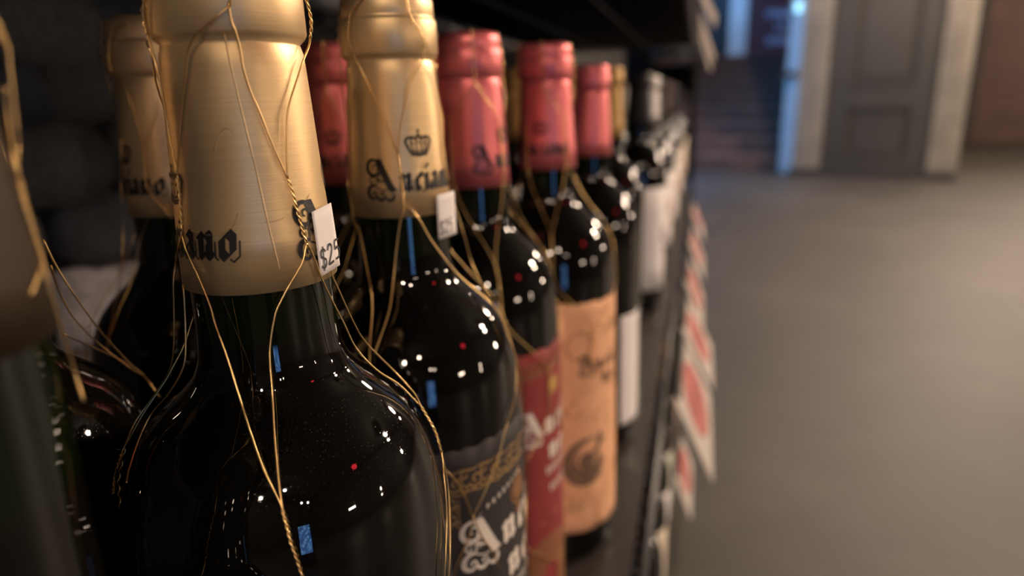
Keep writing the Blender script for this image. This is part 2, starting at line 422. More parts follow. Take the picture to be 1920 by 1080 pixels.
TRACE_B1 = [
 ('t', [(-0.849,0.2996,0.0159),(-0.876,0.2977,0.0159),(-0.914,0.296,0.0159)]),
 ('s', [(-0.914,0.296,0.0159),(-1.041,0.2945,0.016),(-1.209,0.2925,0.0158),(-1.345,0.2908,0.0157),(-1.449,0.2885,0.0157),(-1.533,0.2844,0.0157),(-1.657,0.279,0.0156),(-1.802,0.2712,0.0159),(-1.897,0.2663,0.0161),(-1.909,0.2647,0.0162)]),
 ('s', [(-0.914,0.296,0.0159),(-0.909,0.2937,0.0159),(-0.874,0.2915,0.0158),(-0.848,0.2881,0.0157),(-0.84,0.2853,0.0156),(-0.789,0.2808,0.0156),(-0.713,0.2769,0.0157),(-0.646,0.2727,0.0159),(-0.562,0.2683,0.016),(-0.474,0.2639,0.0162)]),
 ('t', [(0.535,0.301,0.016),(0.458,0.2998,0.0159),(0.534,0.2968,0.0163),(0.535,0.2941,0.0163),(0.537,0.2919,0.0158)]),
 ('s', [(0.537,0.2919,0.0158),(0.3,0.2899,0.0158),(0.045,0.2866,0.0157),(-0.081,0.2839,0.0156),(-0.26,0.2796,0.0156),(-0.358,0.2762,0.0157),(-0.411,0.2718,0.0159),(-0.448,0.2682,0.0161),(-0.474,0.2639,0.0162)]),
 ('t', [(-2.082,0.3005,0.0159),(-2.067,0.2986,0.0159),(-2.177,0.2948,0.016),(-2.194,0.2921,0.0158)]),
 ('s', [(-2.194,0.2921,0.0158),(-2.133,0.2896,0.0157),(-2.056,0.2858,0.0157),(-2.039,0.2814,0.0156),(-2.014,0.2774,0.0157),(-2.001,0.2732,0.0158),(-1.95,0.2695,0.016),(-1.899,0.2653,0.0162)]),
 ('t', [(-1.905,0.2649,0.0162),(-1.911,0.2637,0.0162),(-1.91,0.2601,0.0164),(-1.928,0.2559,0.0166),(-1.963,0.2531,0.0167)]),
 ('s', [(-1.963,0.2531,0.0167),(-1.908,0.2505,0.0169),(-1.814,0.2475,0.017),(-1.723,0.2445,0.0171),(-1.592,0.239,0.0176),(-1.531,0.2351,0.0182),(-1.385,0.2276,0.0198),(-1.272,0.221,0.0224),(-1.163,0.2146,0.0266),(-1.08,0.2089,0.0309),(-1.001,0.2035,0.0346),(-0.993,0.2016,0.0355)]),
 ('s', [(-1.963,0.2531,0.0167),(-2.12,0.25,0.0169),(-2.408,0.2459,0.0172),(-2.401,0.2419,0.0182),(-2.429,0.2365,0.0189),(-2.457,0.229,0.02),(-2.518,0.2219,0.0219),(-2.652,0.2147,0.0269),(-2.607,0.2093,0.0314),(-2.496,0.204,0.0343)]),
 ('t', [(-2.496,0.204,0.0343),(-2.37,0.203,0.035),(-2.419,0.1992,0.0363),(-2.322,0.1977,0.0368)]),
 ('t', [(-0.474,0.2639,0.0162),(-0.438,0.2614,0.0163),(-0.404,0.257,0.0165),(-0.364,0.2531,0.0167),(-0.338,0.2502,0.0169)]),
 ('s', [(-0.338,0.2502,0.0169),(-0.441,0.2463,0.0171),(-0.628,0.2425,0.0173),(-0.77,0.2391,0.0175),(-0.866,0.236,0.018),(-0.964,0.2291,0.0194),(-0.983,0.2214,0.0222),(-0.998,0.2141,0.0269),(-0.998,0.2073,0.032),(-0.992,0.2034,0.0347),(-0.99,0.2015,0.0355)]),
 ('s', [(-0.338,0.2502,0.0169),(-0.265,0.2475,0.017),(-0.185,0.2423,0.0173),(-0.075,0.2367,0.0179),(0.042,0.2304,0.0191),(0.125,0.2239,0.0207),(0.224,0.2176,0.0243),(0.38,0.2116,0.0289),(0.404,0.2052,0.0335)]),
 ('s', [(0.008,0.2525,0.0167),(0.048,0.2422,0.0173),(0.15,0.2375,0.0178),(0.321,0.2288,0.0195),(0.475,0.2223,0.0217),(0.621,0.2125,0.0282),(0.545,0.2073,0.0321),(0.409,0.2047,0.0338)]),
 ('t', [(0.417,0.2049,0.0337),(0.407,0.1992,0.0363),(0.374,0.1959,0.0374),(0.373,0.1925,0.038)]),
 ('s', [(0.373,0.1925,0.038),(0.374,0.1866,0.0388),(0.34,0.1812,0.0392),(0.262,0.1755,0.0394),(0.169,0.1703,0.0397),(0.103,0.1649,0.0397),(0.053,0.1599,0.0397)]),
 ('s', [(0.373,0.1925,0.038),(0.278,0.1889,0.0385),(0.219,0.1843,0.039),(0.165,0.1782,0.0393),(0.07,0.1718,0.0396),(0.023,0.1674,0.0397),(-0.016,0.1621,0.0397)]),
 ('t', [(-0.992,0.2017,0.0354),(-0.979,0.199,0.0363),(-0.968,0.1958,0.0374),(-0.951,0.1926,0.038),(-0.936,0.189,0.0385),(-0.927,0.1866,0.0388)]),
 ('s', [(-2.072,0.2424,0.0173),(-2.039,0.2322,0.0187),(-2.021,0.2255,0.0203),(-2.144,0.2195,0.0232),(-2.291,0.2143,0.0268),(-2.239,0.2102,0.03),(-2.145,0.2056,0.0332),(-2.084,0.2034,0.0347)]),
]
TRACE_B2 = [
 ('t', [(-1.555,0.3092,0.0149),(-1.6,0.3081,0.0151),(-1.738,0.306,0.0156),(-1.889,0.3032,0.0159),(-1.982,0.2973,0.016),(-1.935,0.2932,0.0159)]),
 ('s', [(-1.935,0.2932,0.0159),(-1.753,0.288,0.0157),(-1.491,0.2785,0.0156),(-1.256,0.2685,0.016),(-1.131,0.2629,0.0162)]),
 ('s', [(-0.783,0.3086,0.015),(-0.736,0.3079,0.0152),(-0.695,0.3027,0.0159),(-0.459,0.2975,0.016),(-0.425,0.2937,0.0159),(-0.49,0.2899,0.0157),(-0.784,0.2837,0.0156),(-0.923,0.2775,0.0157),(-1.067,0.2696,0.016),(-1.131,0.2629,0.0162)]),
 ('s', [(-0.459,0.2975,0.016),(-0.207,0.2907,0.0158),(-0.037,0.2828,0.0156),(0.097,0.2762,0.0157)]),
 ('t', [(-1.131,0.2629,0.0162),(-1.114,0.258,0.0165),(-1.092,0.2501,0.0169),(-1.093,0.2456,0.0171)]),
 ('s', [(-1.093,0.2456,0.0171),(-1.187,0.2418,0.0173),(-1.283,0.2336,0.0184),(-1.353,0.224,0.0207),(-1.388,0.2152,0.0261),(-1.457,0.2076,0.0318),(-1.486,0.204,0.0343)]),
 ('s', [(-1.089,0.2464,0.017),(-0.966,0.2452,0.0171),(-0.84,0.2421,0.0173),(-0.616,0.2339,0.0183),(-0.265,0.2228,0.0213),(-0.024,0.215,0.0263),(0.062,0.2099,0.0303)]),
 ('t', [(0.097,0.2762,0.0157),(0.083,0.2703,0.016),(-0.036,0.2602,0.0164),(0.079,0.2531,0.0167)]),
 ('s', [(0.079,0.2531,0.0167),(0.364,0.2467,0.0172),(0.378,0.2396,0.019),(0.392,0.232,0.0208),(0.469,0.2232,0.0228),(0.264,0.2151,0.0262),(0.079,0.2105,0.0298)]),
 ('t', [(0.079,0.2105,0.0298),(0.054,0.2056,0.0332),(-0.003,0.1975,0.0368)]),
 ('s', [(-0.003,0.1975,0.0368),(-0.007,0.1888,0.0385),(-0.134,0.1791,0.0393),(-0.309,0.1723,0.0396),(-0.439,0.1627,0.0397),(-0.595,0.1535,0.0397),(-0.735,0.1457,0.0397)]),
 ('s', [(-0.003,0.1975,0.0368),(0.065,0.1857,0.0389),(0.084,0.1731,0.0396),(0.108,0.1556,0.0397),(0.174,0.1362,0.0397),(0.011,0.1222,0.0397),(-0.053,0.1053,0.0397)]),
 ('s', [(-2.072,0.289,0.0157),(-2.332,0.278,0.0157),(-2.466,0.2665,0.0161),(-2.643,0.2543,0.0169),(-2.441,0.2473,0.017),(-2.246,0.2402,0.0174),(-2.096,0.2391,0.0175),(-1.83,0.2276,0.0198),(-1.635,0.2175,0.0244),(-1.55,0.2067,0.0324),(-1.527,0.2005,0.0358)]),
 ('t', [(-1.528,0.2013,0.0355),(-1.536,0.1966,0.0371),(-1.556,0.1908,0.0382)]),
 ('s', [(-0.746,0.1455,0.0397),(-0.811,0.1548,0.0397),(-0.895,0.1617,0.0397),(-0.977,0.1663,0.0397)]),
 ('s', [(-0.735,0.1457,0.0397),(-0.786,0.1383,0.0397),(-0.883,0.1315,0.0397),(-0.949,0.125,0.0397)]),
 ('s', [(-0.736,0.1453,0.0397),(-0.658,0.1361,0.0397),(-0.552,0.1277,0.0397),(-0.467,0.1181,0.0397)]),
]
TRACE_L = [
 ('t', [(-1.223,0.3053,0.0157),(-1.381,0.3047,0.0158),(-1.58,0.3035,0.0159),(-1.719,0.3,0.0159),(-1.843,0.2951,0.016),(-1.907,0.2906,0.0157)]),
 ('s', [(-1.907,0.2906,0.0157),(-1.699,0.2879,0.0157),(-1.547,0.2844,0.0157),(-1.469,0.2796,0.0156)]),
 ('t', [(-1.469,0.2796,0.0156),(-1.396,0.2734,0.0158),(-1.346,0.2663,0.0161),(-1.391,0.2537,0.0167)]),
 ('s', [(-1.391,0.2537,0.0167),(-1.315,0.2495,0.0169),(-1.131,0.2449,0.0171),(-0.989,0.2414,0.0173)]),
 ('s', [(-0.867,0.2811,0.0156),(-1.026,0.275,0.0158),(-1.248,0.2672,0.0161),(-1.372,0.2637,0.0162)]),
 ('s', [(-1.346,0.2445,0.0171),(-1.659,0.2343,0.0183),(-1.772,0.2197,0.0231),(-1.77,0.2099,0.0302),(-1.744,0.2036,0.0345)]),
 ('t', [(-1.917,0.2687,0.016),(-2.056,0.2617,0.0163),(-2.357,0.254,0.0168),(-2.354,0.2483,0.0175)]),
 ('s', [(-2.354,0.2483,0.0175),(-2.37,0.2329,0.0196),(-2.074,0.2188,0.0236),(-1.845,0.2097,0.0304),(-1.752,0.2036,0.0346)]),
 ('t', [(-1.757,0.2039,0.0344),(-1.752,0.201,0.0356),(-1.75,0.1981,0.0366)]),
]
TRACE_L0 = [
 ('s', [(0.892,0.2473,0.0203),(0.888,0.2405,0.0217),(0.902,0.2321,0.0243),(1.007,0.2199,0.0289),(1.049,0.2094,0.0342),(1.05,0.2042,0.0376)]),
 ('s', [(0.891,0.2406,0.0207),(0.914,0.2341,0.0212),(0.936,0.2255,0.0233),(1.087,0.2155,0.0287),(1.055,0.2078,0.034),(1.052,0.2041,0.0373)]),
 ('t', [(1.051,0.2043,0.0373),(0.935,0.203,0.0378),(0.923,0.2002,0.039),(0.923,0.1979,0.0396)]),
 ('s', [(0.627,0.2236,0.0209),(1.098,0.2164,0.0257),(1.09,0.2112,0.0314),(1.049,0.2057,0.0367)]),
]
TRACE_B0 = [
 ('t', [(0.892,0.2909,0.0163),(0.884,0.2884,0.0169),(0.881,0.2869,0.0171),(0.879,0.2861,0.0174)]),
 ('s', [(0.879,0.2861,0.0174),(0.883,0.284,0.0172),(0.883,0.2802,0.0169),(0.887,0.2762,0.0166),(0.893,0.2735,0.0162),(0.737,0.2717,0.0159),(0.699,0.2702,0.016)]),
 ('s', [(0.892,0.2815,0.0162),(0.893,0.2769,0.0158),(0.664,0.2725,0.0159),(0.699,0.2702,0.016)]),
 ('t', [(0.699,0.2702,0.016),(0.701,0.2674,0.0161),(0.744,0.2641,0.0162),(0.779,0.2612,0.0163),(0.78,0.2598,0.0164)]),
 ('s', [(0.78,0.2598,0.0164),(0.727,0.2591,0.0164),(0.572,0.2583,0.0165),(0.378,0.2563,0.0166)]),
 ('s', [(0.78,0.2598,0.0164),(0.748,0.2561,0.0166),(0.773,0.2499,0.0169),(0.898,0.2428,0.0173),(0.814,0.2382,0.0177)]),
]
# ================================================================== the room
CONC = NT('polished_concrete'); _b = CONC.b
_v = CONC.coord(); _n1 = CONC.noise(1.1, 6, .62, _v); _n2 = CONC.noise(7, 5, .6, _v)
_ad = CONC.n('ShaderNodeMath', operation='MULTIPLY_ADD'); CONC.l(_n2, _ad.inputs[0]); _ad.inputs[1].default_value = .35; CONC.l(_n1, _ad.inputs[2])
CONC.l(CONC.ramp(_ad.outputs[0], [(.45, (.050, .0445, .038)), (.68, (.063, .056, .048)), (.85, (.086, .077, .065))]), _b.inputs['Base Color'])
_b.inputs['Roughness'].default_value = .55
CONC.bump(_n2, .1, .002); CONC = CONC.m
DARKPLASTER = mat('dark_plaster', (.028, .026, .025), .85, var=.3, vscale=3)
GREYPAINT = mat('grey_paint', (.030, .0285, .026), .6, var=.12, vscale=2)
GREYPANEL = mat('grey_panel_paint', (.035, .033, .030), .55, var=.12, vscale=2)
CREAMPAINT = mat('worn_cream_paint', (.19, .17, .14), .65, var=.22, vscale=6)
PALEPAINT = mat('pale_paint', (.62, .62, .60), .6, var=.08, vscale=3)
PLINTH = mat('black_plinth', (.025, .024, .024), .6)
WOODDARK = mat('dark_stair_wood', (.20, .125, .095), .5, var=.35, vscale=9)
SHADEDRISER = mat('shaded_riser_wood', (.10, .06, .045), .6, var=.3, vscale=7)  # stair wood darkened so the risers look shaded against the treads
WOODRED = mat('red_brown_board', (.105, .056, .045), .6, var=.3, vscale=5)
SIGNRED = mat('dark_red_board', (.085, .022, .026), .6, var=.2, vscale=4)
SIGNTEXT = mat('pale_blue_lettering', (.42, .55, .78), .6)
STONE = [mat('dark_stone_%s' % k, c, .9, var=.55, vscale=22, bump=.8, bscale=60, bdist=.006) for k, c in (('grey', (.090, .090, .094)), ('brown', (.125, .10, .082)), ('pale', (.42, .40, .42)), ('slate', (.05, .058, .075)))]
CEIL = mat('dark_ceiling', (.03, .028, .026), .9)

def slab(name, x0, x1, y0, y1, z0, z1, m):
    b = MB(); b.box(x0, x1, y0, y1, z0, z1); return struct(b.build(name, m))
slab('floor', -2.6, 5.6, -5.2, 14, -.06, 0, CONC)
slab('ceiling', -2.6, 5.6, -5.2, 14, 2.95, 3.05, CEIL)
slab('wall_right', 5.4, 5.6, -5.2, 14, 0, 2.95, DARKPLASTER)
slab('wall_behind', -.7, 5.4, -5.2, -5.0, 0, 2.95, DARKPLASTER)
slab('wall_far', -2.6, 5.4, 13.0, 13.2, 0, 2.95, DARKPLASTER)
wl = slab('wall_left', -.72, -.56, -5.0, 5.4, 0, 2.95, DARKPLASTER)
slab('wall_stairside', -2.6, -2.45, 5.4, 13.0, 0, 2.95, DARKPLASTER)
slab('wall_return', -2.45, -.56, 5.3, 5.4, 0, 2.95, DARKPLASTER)

# rough stones laid on the wall behind the rack
def stone_mesh(seed, m):
    rg = random.Random(seed); bm = bmesh.new(); bmesh.ops.create_cube(bm, size=1)
    bmesh.ops.subdivide_edges(bm, edges=bm.edges[:], cuts=2, use_grid_fill=True)
    for v in bm.verts:
        d = v.co.normalized(); v.co = v.co.lerp(d * .62, .45)
        v.co *= 1 + .22 * noise.noise(v.co * 2.1 + Vector((seed * 3.1, 0, 0)))
    for f in bm.faces: f.smooth = True
    me = bpy.data.meshes.new('stone'); bm.to_mesh(me); bm.free(); me.materials.append(m); return me
SM = [stone_mesh(i, STONE[(0, 0, 1, 3, 3, 0)[i]]) for i in range(6)] + [stone_mesh(9, STONE[2])]
z = .40; row = 0
while z < 1.02:
    hgt = rnd.uniform(.05, .075); y = -.05 + rnd.uniform(-.05, 0)
    while y < 2.45:
        wd = rnd.uniform(.07, .15)
        o = obj('stone', SM[rnd.randrange(6)], wl)
        o.scale = (rnd.uniform(.05, .085), wd * 1.02, hgt * 1.06)
        o.location = (-.555, y + wd / 2, z + hgt / 2); o.rotation_euler = (rnd.uniform(-.12, .12), 0, rnd.uniform(-.15, .15))
        if y < .455 < y + wd and abs(z + hgt / 2 - .57) < .035: o.data = SM[6]
        y += wd
    z += hgt; row += 1

# ---- far end: stair, panelled column, board wall
FO = Vector((.836, 6.61, 0)); FA = radians(-16.5)
def far(name, kind=True):
    o = empty(name, FO, FA)
    if kind: struct(o)
    return o
colm = far('wall_column')
def fbox(nm, x0, x1, y0, y1, z0, z1, m, par):
    b = MB(); b.box(x0, x1, y0, y1, z0, z1); return b.build(nm, m, par)
fbox('core', .02, 1.22, .05, .9, 0, 2.95, GREYPAINT, colm)
fbox('plinth', -.035, 1.25, -.03, .05, 0, .075, PLINTH, colm)
for x0, x1 in ((-.01, .215), (1.035, 1.245)):
    t = fbox('corner_board', x0, x1, -.012, .05, .075, 2.95, CREAMPAINT, colm)
    for k in (.28, .62): fbox('bead', x0 + (x1 - x0) * k, x0 + (x1 - x0) * k + .028, -.024, -.010, .075, 2.95, CREAMPAINT, t)
for x0, x1 in ((.215, .40), (.87, 1.035)): fbox('stile', x0, x1, .012, .05, .075, 2.95, GREYPAINT, colm)
for z0, z1 in ((.075, .18), (.60, .79), (1.9, 2.08), (2.8, 2.95)): fbox('cross_rail', .40, .87, .012, .05, z0, z1, GREYPAINT, colm)
for z0, z1 in ((.18, .60), (.79, 1.9), (2.08, 2.8)):
    p = fbox('panel', .40, .87, .040, .052, z0, z1, GREYPANEL, colm)
    fbox('raised_field', .46, .81, .028, .042, z0 + .06, z1 - .06, GREYPANEL, p)
    for zz_ in (z0, z1 - .018): fbox('moulding', .40, .87, .004, .044, zz_, zz_ + .018, GREYPANEL, p)
# splayed pale board between column and stair
b = MB(); b.add([(-.012, .0, .02), (-.15, .16, .02), (-.11, .20, .02), (.02, .05, .02), (-.012, .0, 2.95), (-.15, .16, 2.95), (-.11, .20, 2.95), (.02, .05, 2.95)], [(0, 3, 2, 1), (4, 5, 6, 7), (0, 1, 5, 4), (1, 2, 6, 5), (2, 3, 7, 6), (3, 0, 4, 7)])
b.build('splayed_board', PALEPAINT, colm)
fbox('rail_bracket', -.16, -.03, -.01, .12, .86, .91, PLINTH, colm)
st = far('stairs')
NS, RISE, RUN, SY = 8, .149, .28, .345
for k in range(NS):
    y0 = SY + RUN * k; xr = .0 if y0 + RUN < .9 else .75
    fbox('riser', -1.5, xr, y0, y0 + .03, RISE * k, RISE * (k + 1) - .03, SHADEDRISER, st)
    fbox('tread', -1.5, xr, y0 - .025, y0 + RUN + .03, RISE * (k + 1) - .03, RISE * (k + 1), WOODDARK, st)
fbox('landing', -2.3, .75, SY + RUN * NS, SY + RUN * NS + 1.6, RISE * NS - .06, RISE * NS - .001, WOODDARK, st)
lw = far('wall_landing')
LY = SY + RUN * NS + .75
fbox('wall_face', -2.6, 1.0, LY, LY + .1, RISE * NS, 2.95, DARKPLASTER, lw)
fbox('pale_jamb', -1.50, -1.27, LY - .05, LY, RISE * NS, 2.95, PALEPAINT, lw)
sg = far('wall_sign', False); tag(sg, 'dark red board with pale blue lettering above the stairs', 'sign')
fbox('board', -1.24, -.25, LY - .04, LY - .004, RISE * NS + .03, 2.3, SIGNRED, sg)
for zc, x0, x1, nn in ((1.73, -1.02, -.55, 6), (1.57, -.90, -.55, 4), (1.40, -1.00, -.55, 7)):
    b = MB(); rg = random.Random(int(zc * 100))
    for k in range(nn):
        x = x0 + (x1 - x0) * k / nn; wv = (x1 - x0) / nn * .75
        b.box(x, x + .016, LY - .047, LY - .04, zc - .045, zc + .045)
        b.box(x + wv - .016, x + wv, LY - .047, LY - .04, zc - .045, zc + (.045 if rg.random() > .3 else 0))
        b.box(x + .016, x + wv - .016, LY - .047, LY - .04, zc + rg.choice((-.045, -.01, .029)), zc + rg.choice((-.029, .006, .045)) + .002)
    b.build('lettering', SIGNTEXT, sg)
bw = struct(empty('wall_boarded', (3.75, 11.15, 0), radians(-24)))
fb = lambda nm, x0, x1, z0, z1, y0, m: fbox(nm, x0, x1, y0, y0 + .04, z0, z1, m, bw)
fbox('backing', -1.8, 2.2, .05, .15, 0, 2.95, PLINTH, bw)
for k in range(13): fb('board', -.02 + .075 * k, .05 + .075 * k, .0, 2.35, .0, WOODRED)
fb('frame_head', -.1, 1.0, 2.35, 2.5, -.02, PLINTH); fb('frame_post', -.12, -.02, 0, 2.5, -.02, PLINTH)
fb('pilaster', .96, 1.16, 0, 2.95, -.05, GREYPAINT); fb('board', -1.8, -.12, 0, 2.95, .01, WOODRED)

# blue daylight comes in through a tall window in the wall beyond the rack's end
def emis(name, c, s):
    m = bpy.data.materials.new(name); m.use_nodes = True; b = m.node_tree.nodes['Principled BSDF']
    b.inputs['Base Color'].default_value = (.02, .02, .02, 1); b.inputs['Emission Color'].default_value = (*c, 1); b.inputs['Emission Strength'].default_value = s
    return m
DAY = emis('blue_dusk_glass', BLUE, 5.5)
wn = struct(empty('window_1', (-.98, 5.98, 0), radians(4)))
fr = MB()
for a in ((-.02, .06, -.62, -.55, .25, 2.45), (-.02, .06, .55, .62, .25, 2.45), (-.02, .06, -.62, .62, .18, .25), (-.02, .06, -.62, .62, 2.38, 2.45), (-.02, .06, -.02, .02, .25, 2.45)): fr.box(*a)
fr.build('window_frame', PLINTH, wn)
for s in (-1, 1):
    b = MB(); b.box(-.005, .005, min(s * .02, s * .55), max(s * .02, s * .55), .25, 2.38); b.build('pane', DAY, wn)
w2 = far('added_blue_window')  # unseen window, added to throw blue light on jamb and board
b = MB(); b.box(-2.30, -2.26, SY + 1.9, LY - .2, 1.75, 2.75); b.build('pane', emis('added_blue_glow', BLUE, 12), w2)
b = MB()
for a in ((SY + 1.84, SY + 1.9, 1.7, 2.8), (LY - .2, LY - .14, 1.7, 2.8), (SY + 1.84, LY - .14, 1.69, 1.75), (SY + 1.84, LY - .14, 2.75, 2.81)): b.box(-2.32, -2.24, *a)
b.build('window_frame', PLINTH, w2)
t = far('blue_spot', False); tag(t, 'small bright pale blue spot high on the pale board beside the stairs', 'lamp')  # small glowing pale blue body with a dark plate behind
b = MB(); b.lathe([(1.40, .0), (1.405, .022), (1.43, .03), (1.47, .028), (1.49, .0)], 16, False, False)
o = b.build('spot_body', emis('pale_blue_glow', (.35, .75, 1.0), 2.2), t, True); o.location = (-.075, .06, 0)
b = MB(); b.box(-.10, -.05, .085, .12, 1.39, 1.50); b.build('back_plate', PLINTH, t)

# ---- shop lamps seen as bottle reflections, plus some added for brightness
def lamp(x, y, z, s, lab, r=.05, long_=0., az=0., c=WARM):
    t = empty('ceiling_lamp', (x, y, z)); tag(t, lab, 'lamp', 'warm shop lamps')
    m = emis('lamp_glow', c, s * LAMP)
    b = MB()
    if long_:
        d = Vector((cos(az), sin(az), 0)) * long_ / 2; b.tube([-d, d], r, 12); b.build('bulb', m, t)
    else:
        b.lathe([(r * sin(pi * k / 10), 0) for k in range(0)] or [(-r * cos(pi * k / 10), r * sin(pi * k / 10)) for k in range(11)], 16, False, False); b.build('bulb', m, t, True)
    sh = MB(); sh.lathe([(r * 1.0, r * 1.5), (r * 1.6, r * 1.3), (r * 2.2, r * .5)], 20, False, True); sh.build('lamp_shade', PLINTH, t, True)
    cdm = MB(); cdm.tube([(0, 0, r * 2.2), (0, 0, 2.95 - z)], .006, 6); cdm.build('cord', PLINTH, t)
lamp(2.86, 2.85, 2.42, 300, 'warm lamp hanging over the aisle, ahead of the bottles', .12)
lamp(3.02, 2.73, 2.02, 180, 'lower warm lamp just beside the aisle lamp', .09)
lamp(2.25, 5.9, 2.45, 130, 'warm lamp hanging farthest down the aisle, before the column', .13)
lamp(.95, 4.6, 2.5, 150, 'added warm light in the aisle to brighten the stairs', .09)  # added to lift the dark stairs
lamp(4.4, 4.3, 1.10, 140, 'low warm lamp near the right wall, down the aisle', .10)
lamp(4.3, -.98, 1.02, 40, 'long warm tube lamp low on the right side', .06, .42, radians(75))
lamp(3.2, -3.45, 2.30, 45, 'warm lamp behind the camera, left of a pair', .07)
lamp(3.48, -3.2, 2.22, 36, 'warm lamp behind the camera, right of a pair', .07)
lamp(4.3, .98, .92, 60, 'upper of two low warm lamps by the right wall', .06)
lamp(4.3, .92, .66, 45, 'lower of two low warm lamps by the right wall', .055)
lamp(3.6, 8.4, 2.5, 90, 'added warm light beyond the grey column for the far floor', .12)  # unseen, added to light the far end of the floor
lamp(.75, -3.3, 2.40, 190, 'added warm light behind the camera to brighten the capsules, close to the rack', .09)  # added to brighten the middle of the capsules
lamp(1.6, -2.6, 2.55, 95, 'added warm light behind the camera to brighten the capsules, over the aisle', .08)  # added along with the one by the rack, for the capsules
lamp(3.3, .12, 2.32, 5, 'small red lamp beside the aisle', .15, c=(1.0, .03, .05))

# lit drinks cooler behind the camera: the blue light in the bottle necks
ck = empty('drinks_cooler', (1.22, -1.36, 0), radians(42)); tag(ck, 'slim drinks cooler with a blue lit glass door behind the camera', 'cooler')
b = MB(); b.box(-.17, .17, -.36, -.02, 0, .95); b.build('cabinet', PLINTH, ck)
COOL = NT('blue_lit_door'); v = COOL.n('ShaderNodeTexVoronoi'); v.inputs['Scale'].default_value = 16; COOL.l(COOL.coord(), v.inputs['Vector'])
COOL.l(COOL.ramp(v.outputs['Distance'], [(0, (.45, .75, 1.0)), (.35, (.10, .34, .80)), (.7, (.03, .14, .42))]), COOL.b.inputs['Emission Color']); COOL.b.inputs['Emission Strength'].default_value = 6.0
b = MB(); b.box(-.13, .13, -.015, .0, .27, .86); b.build('glass_door', COOL.m, ck)
b = MB()
for a in ((-.17, -.13, -.02, .01, .05, .95), (.13, .17, -.02, .01, .05, .95), (-.17, .17, -.02, .01, .86, .95), (-.17, .17, -.02, .01, .0, .27)): b.box(*a)
b.build('door_frame', PLINTH, ck)
b = MB(); b.tube([(.15, .03, .4), (.15, .03, .65)], .008, 8); b.build('door_handle', BLACKMETAL, ck)

# ================================================================== the rack
ZB = .45
rack = empty('wire_rack', (-.25, 1.0, 0)); tag(rack, 'black wire shelving rack holding the rows of wine bottles', 'rack')
RO = Vector((-.25, 1.0, 0))
def rmesh(b, name, m, par=rack, smooth=False):
    b.v = [tuple(Vector(v) - RO) for v in b.v]; return b.build(name, m, par, smooth)
XF, XB = -.022, -.50
Y0, Y1 = -.55, 2.42
def shelf(zt, ya, yb, nm):
    b = MB()
    for x in (XF, XB):
        b.tube([(x, Y0, zt - .006), (x, Y1, zt - .006)], .0035, 8); b.tube([(x, Y0, zt - .036), (x, Y1, zt - .036)], .0035, 8)
    for yy in (Y0, Y1):
        b.tube([(XF, yy, zt - .006), (XB, yy, zt - .006)], .0035, 8); b.tube([(XF, yy, zt - .036), (XB, yy, zt - .036)], .0035, 8)
    for x in (-.17, -.33): b.tube([(x, Y0, zt - .0055), (x, Y1, zt - .0055)], .003, 6)
    s = rmesh(b, 'wire_shelf', BLACKMETAL, rack, True)
    zg = MB(); pts = []; y = Y0; k = 0
    while y < Y1: pts.append((XF, y, zt - .010 if k % 2 else zt - .033)); y += .03; k += 1
    zg.tube(pts, .0022, 5); rmesh(zg, 'zigzag_wire', BLACKMETAL, s)
    wm = MB(); wm.tube([(XF - .002, 0, 0), (XF - .004, 0, .0), (XB + .002, 0, 0)], .0019, 6)
    wm.v = [(v[0] - RO.x, v[1], v[2]) for v in wm.v]; me = wm.mesh('cross_wire', BLACKMETAL, True)
    y = ya
    while y < yb:
        o = obj('cross_wire', me, s); o.location = (0, y - RO.y, zt - .0019); y += .0255
    return s
shelf(ZB - .0015, .0, 2.4, 'middle'); shelf(.885, .9, 2.4, 'upper'); shelf(.09, .5, 2.0, 'lower')
b = MB(); b.box(XB + .01, XF - .01, -.5, 2.4, .886, .890); rmesh(b, 'shelf_liner', PLINTH)
b = MB(); b.box(XB + .008, XF - .006, -.5, 2.4, ZB - .0014, ZB); rmesh(b, 'shelf_liner', mat('smoky_plastic_liner', (.05, .044, .038), .35))
for x in (XF, XB):
    for y in (Y0, Y1):
        p = MB(); p.tube([(x, y + .016 * (1 if y > 0 else -1), .0), (x, y + .016 * (1 if y > 0 else -1), 1.95)], .0125, 14); po = rmesh(p, 'post', BLACKMETAL, rack, True)
        g = MB()
        for k in range(40): g.lathe([(.05 + .045 * k, .0129), (.053 + .045 * k, .0129)], 14)
        g.v = [(v[0] + x, v[1] + y + .016 * (1 if y > 0 else -1), v[2]) for v in g.v]; rmesh(g, 'groove_rings', BLACKMETAL, po)

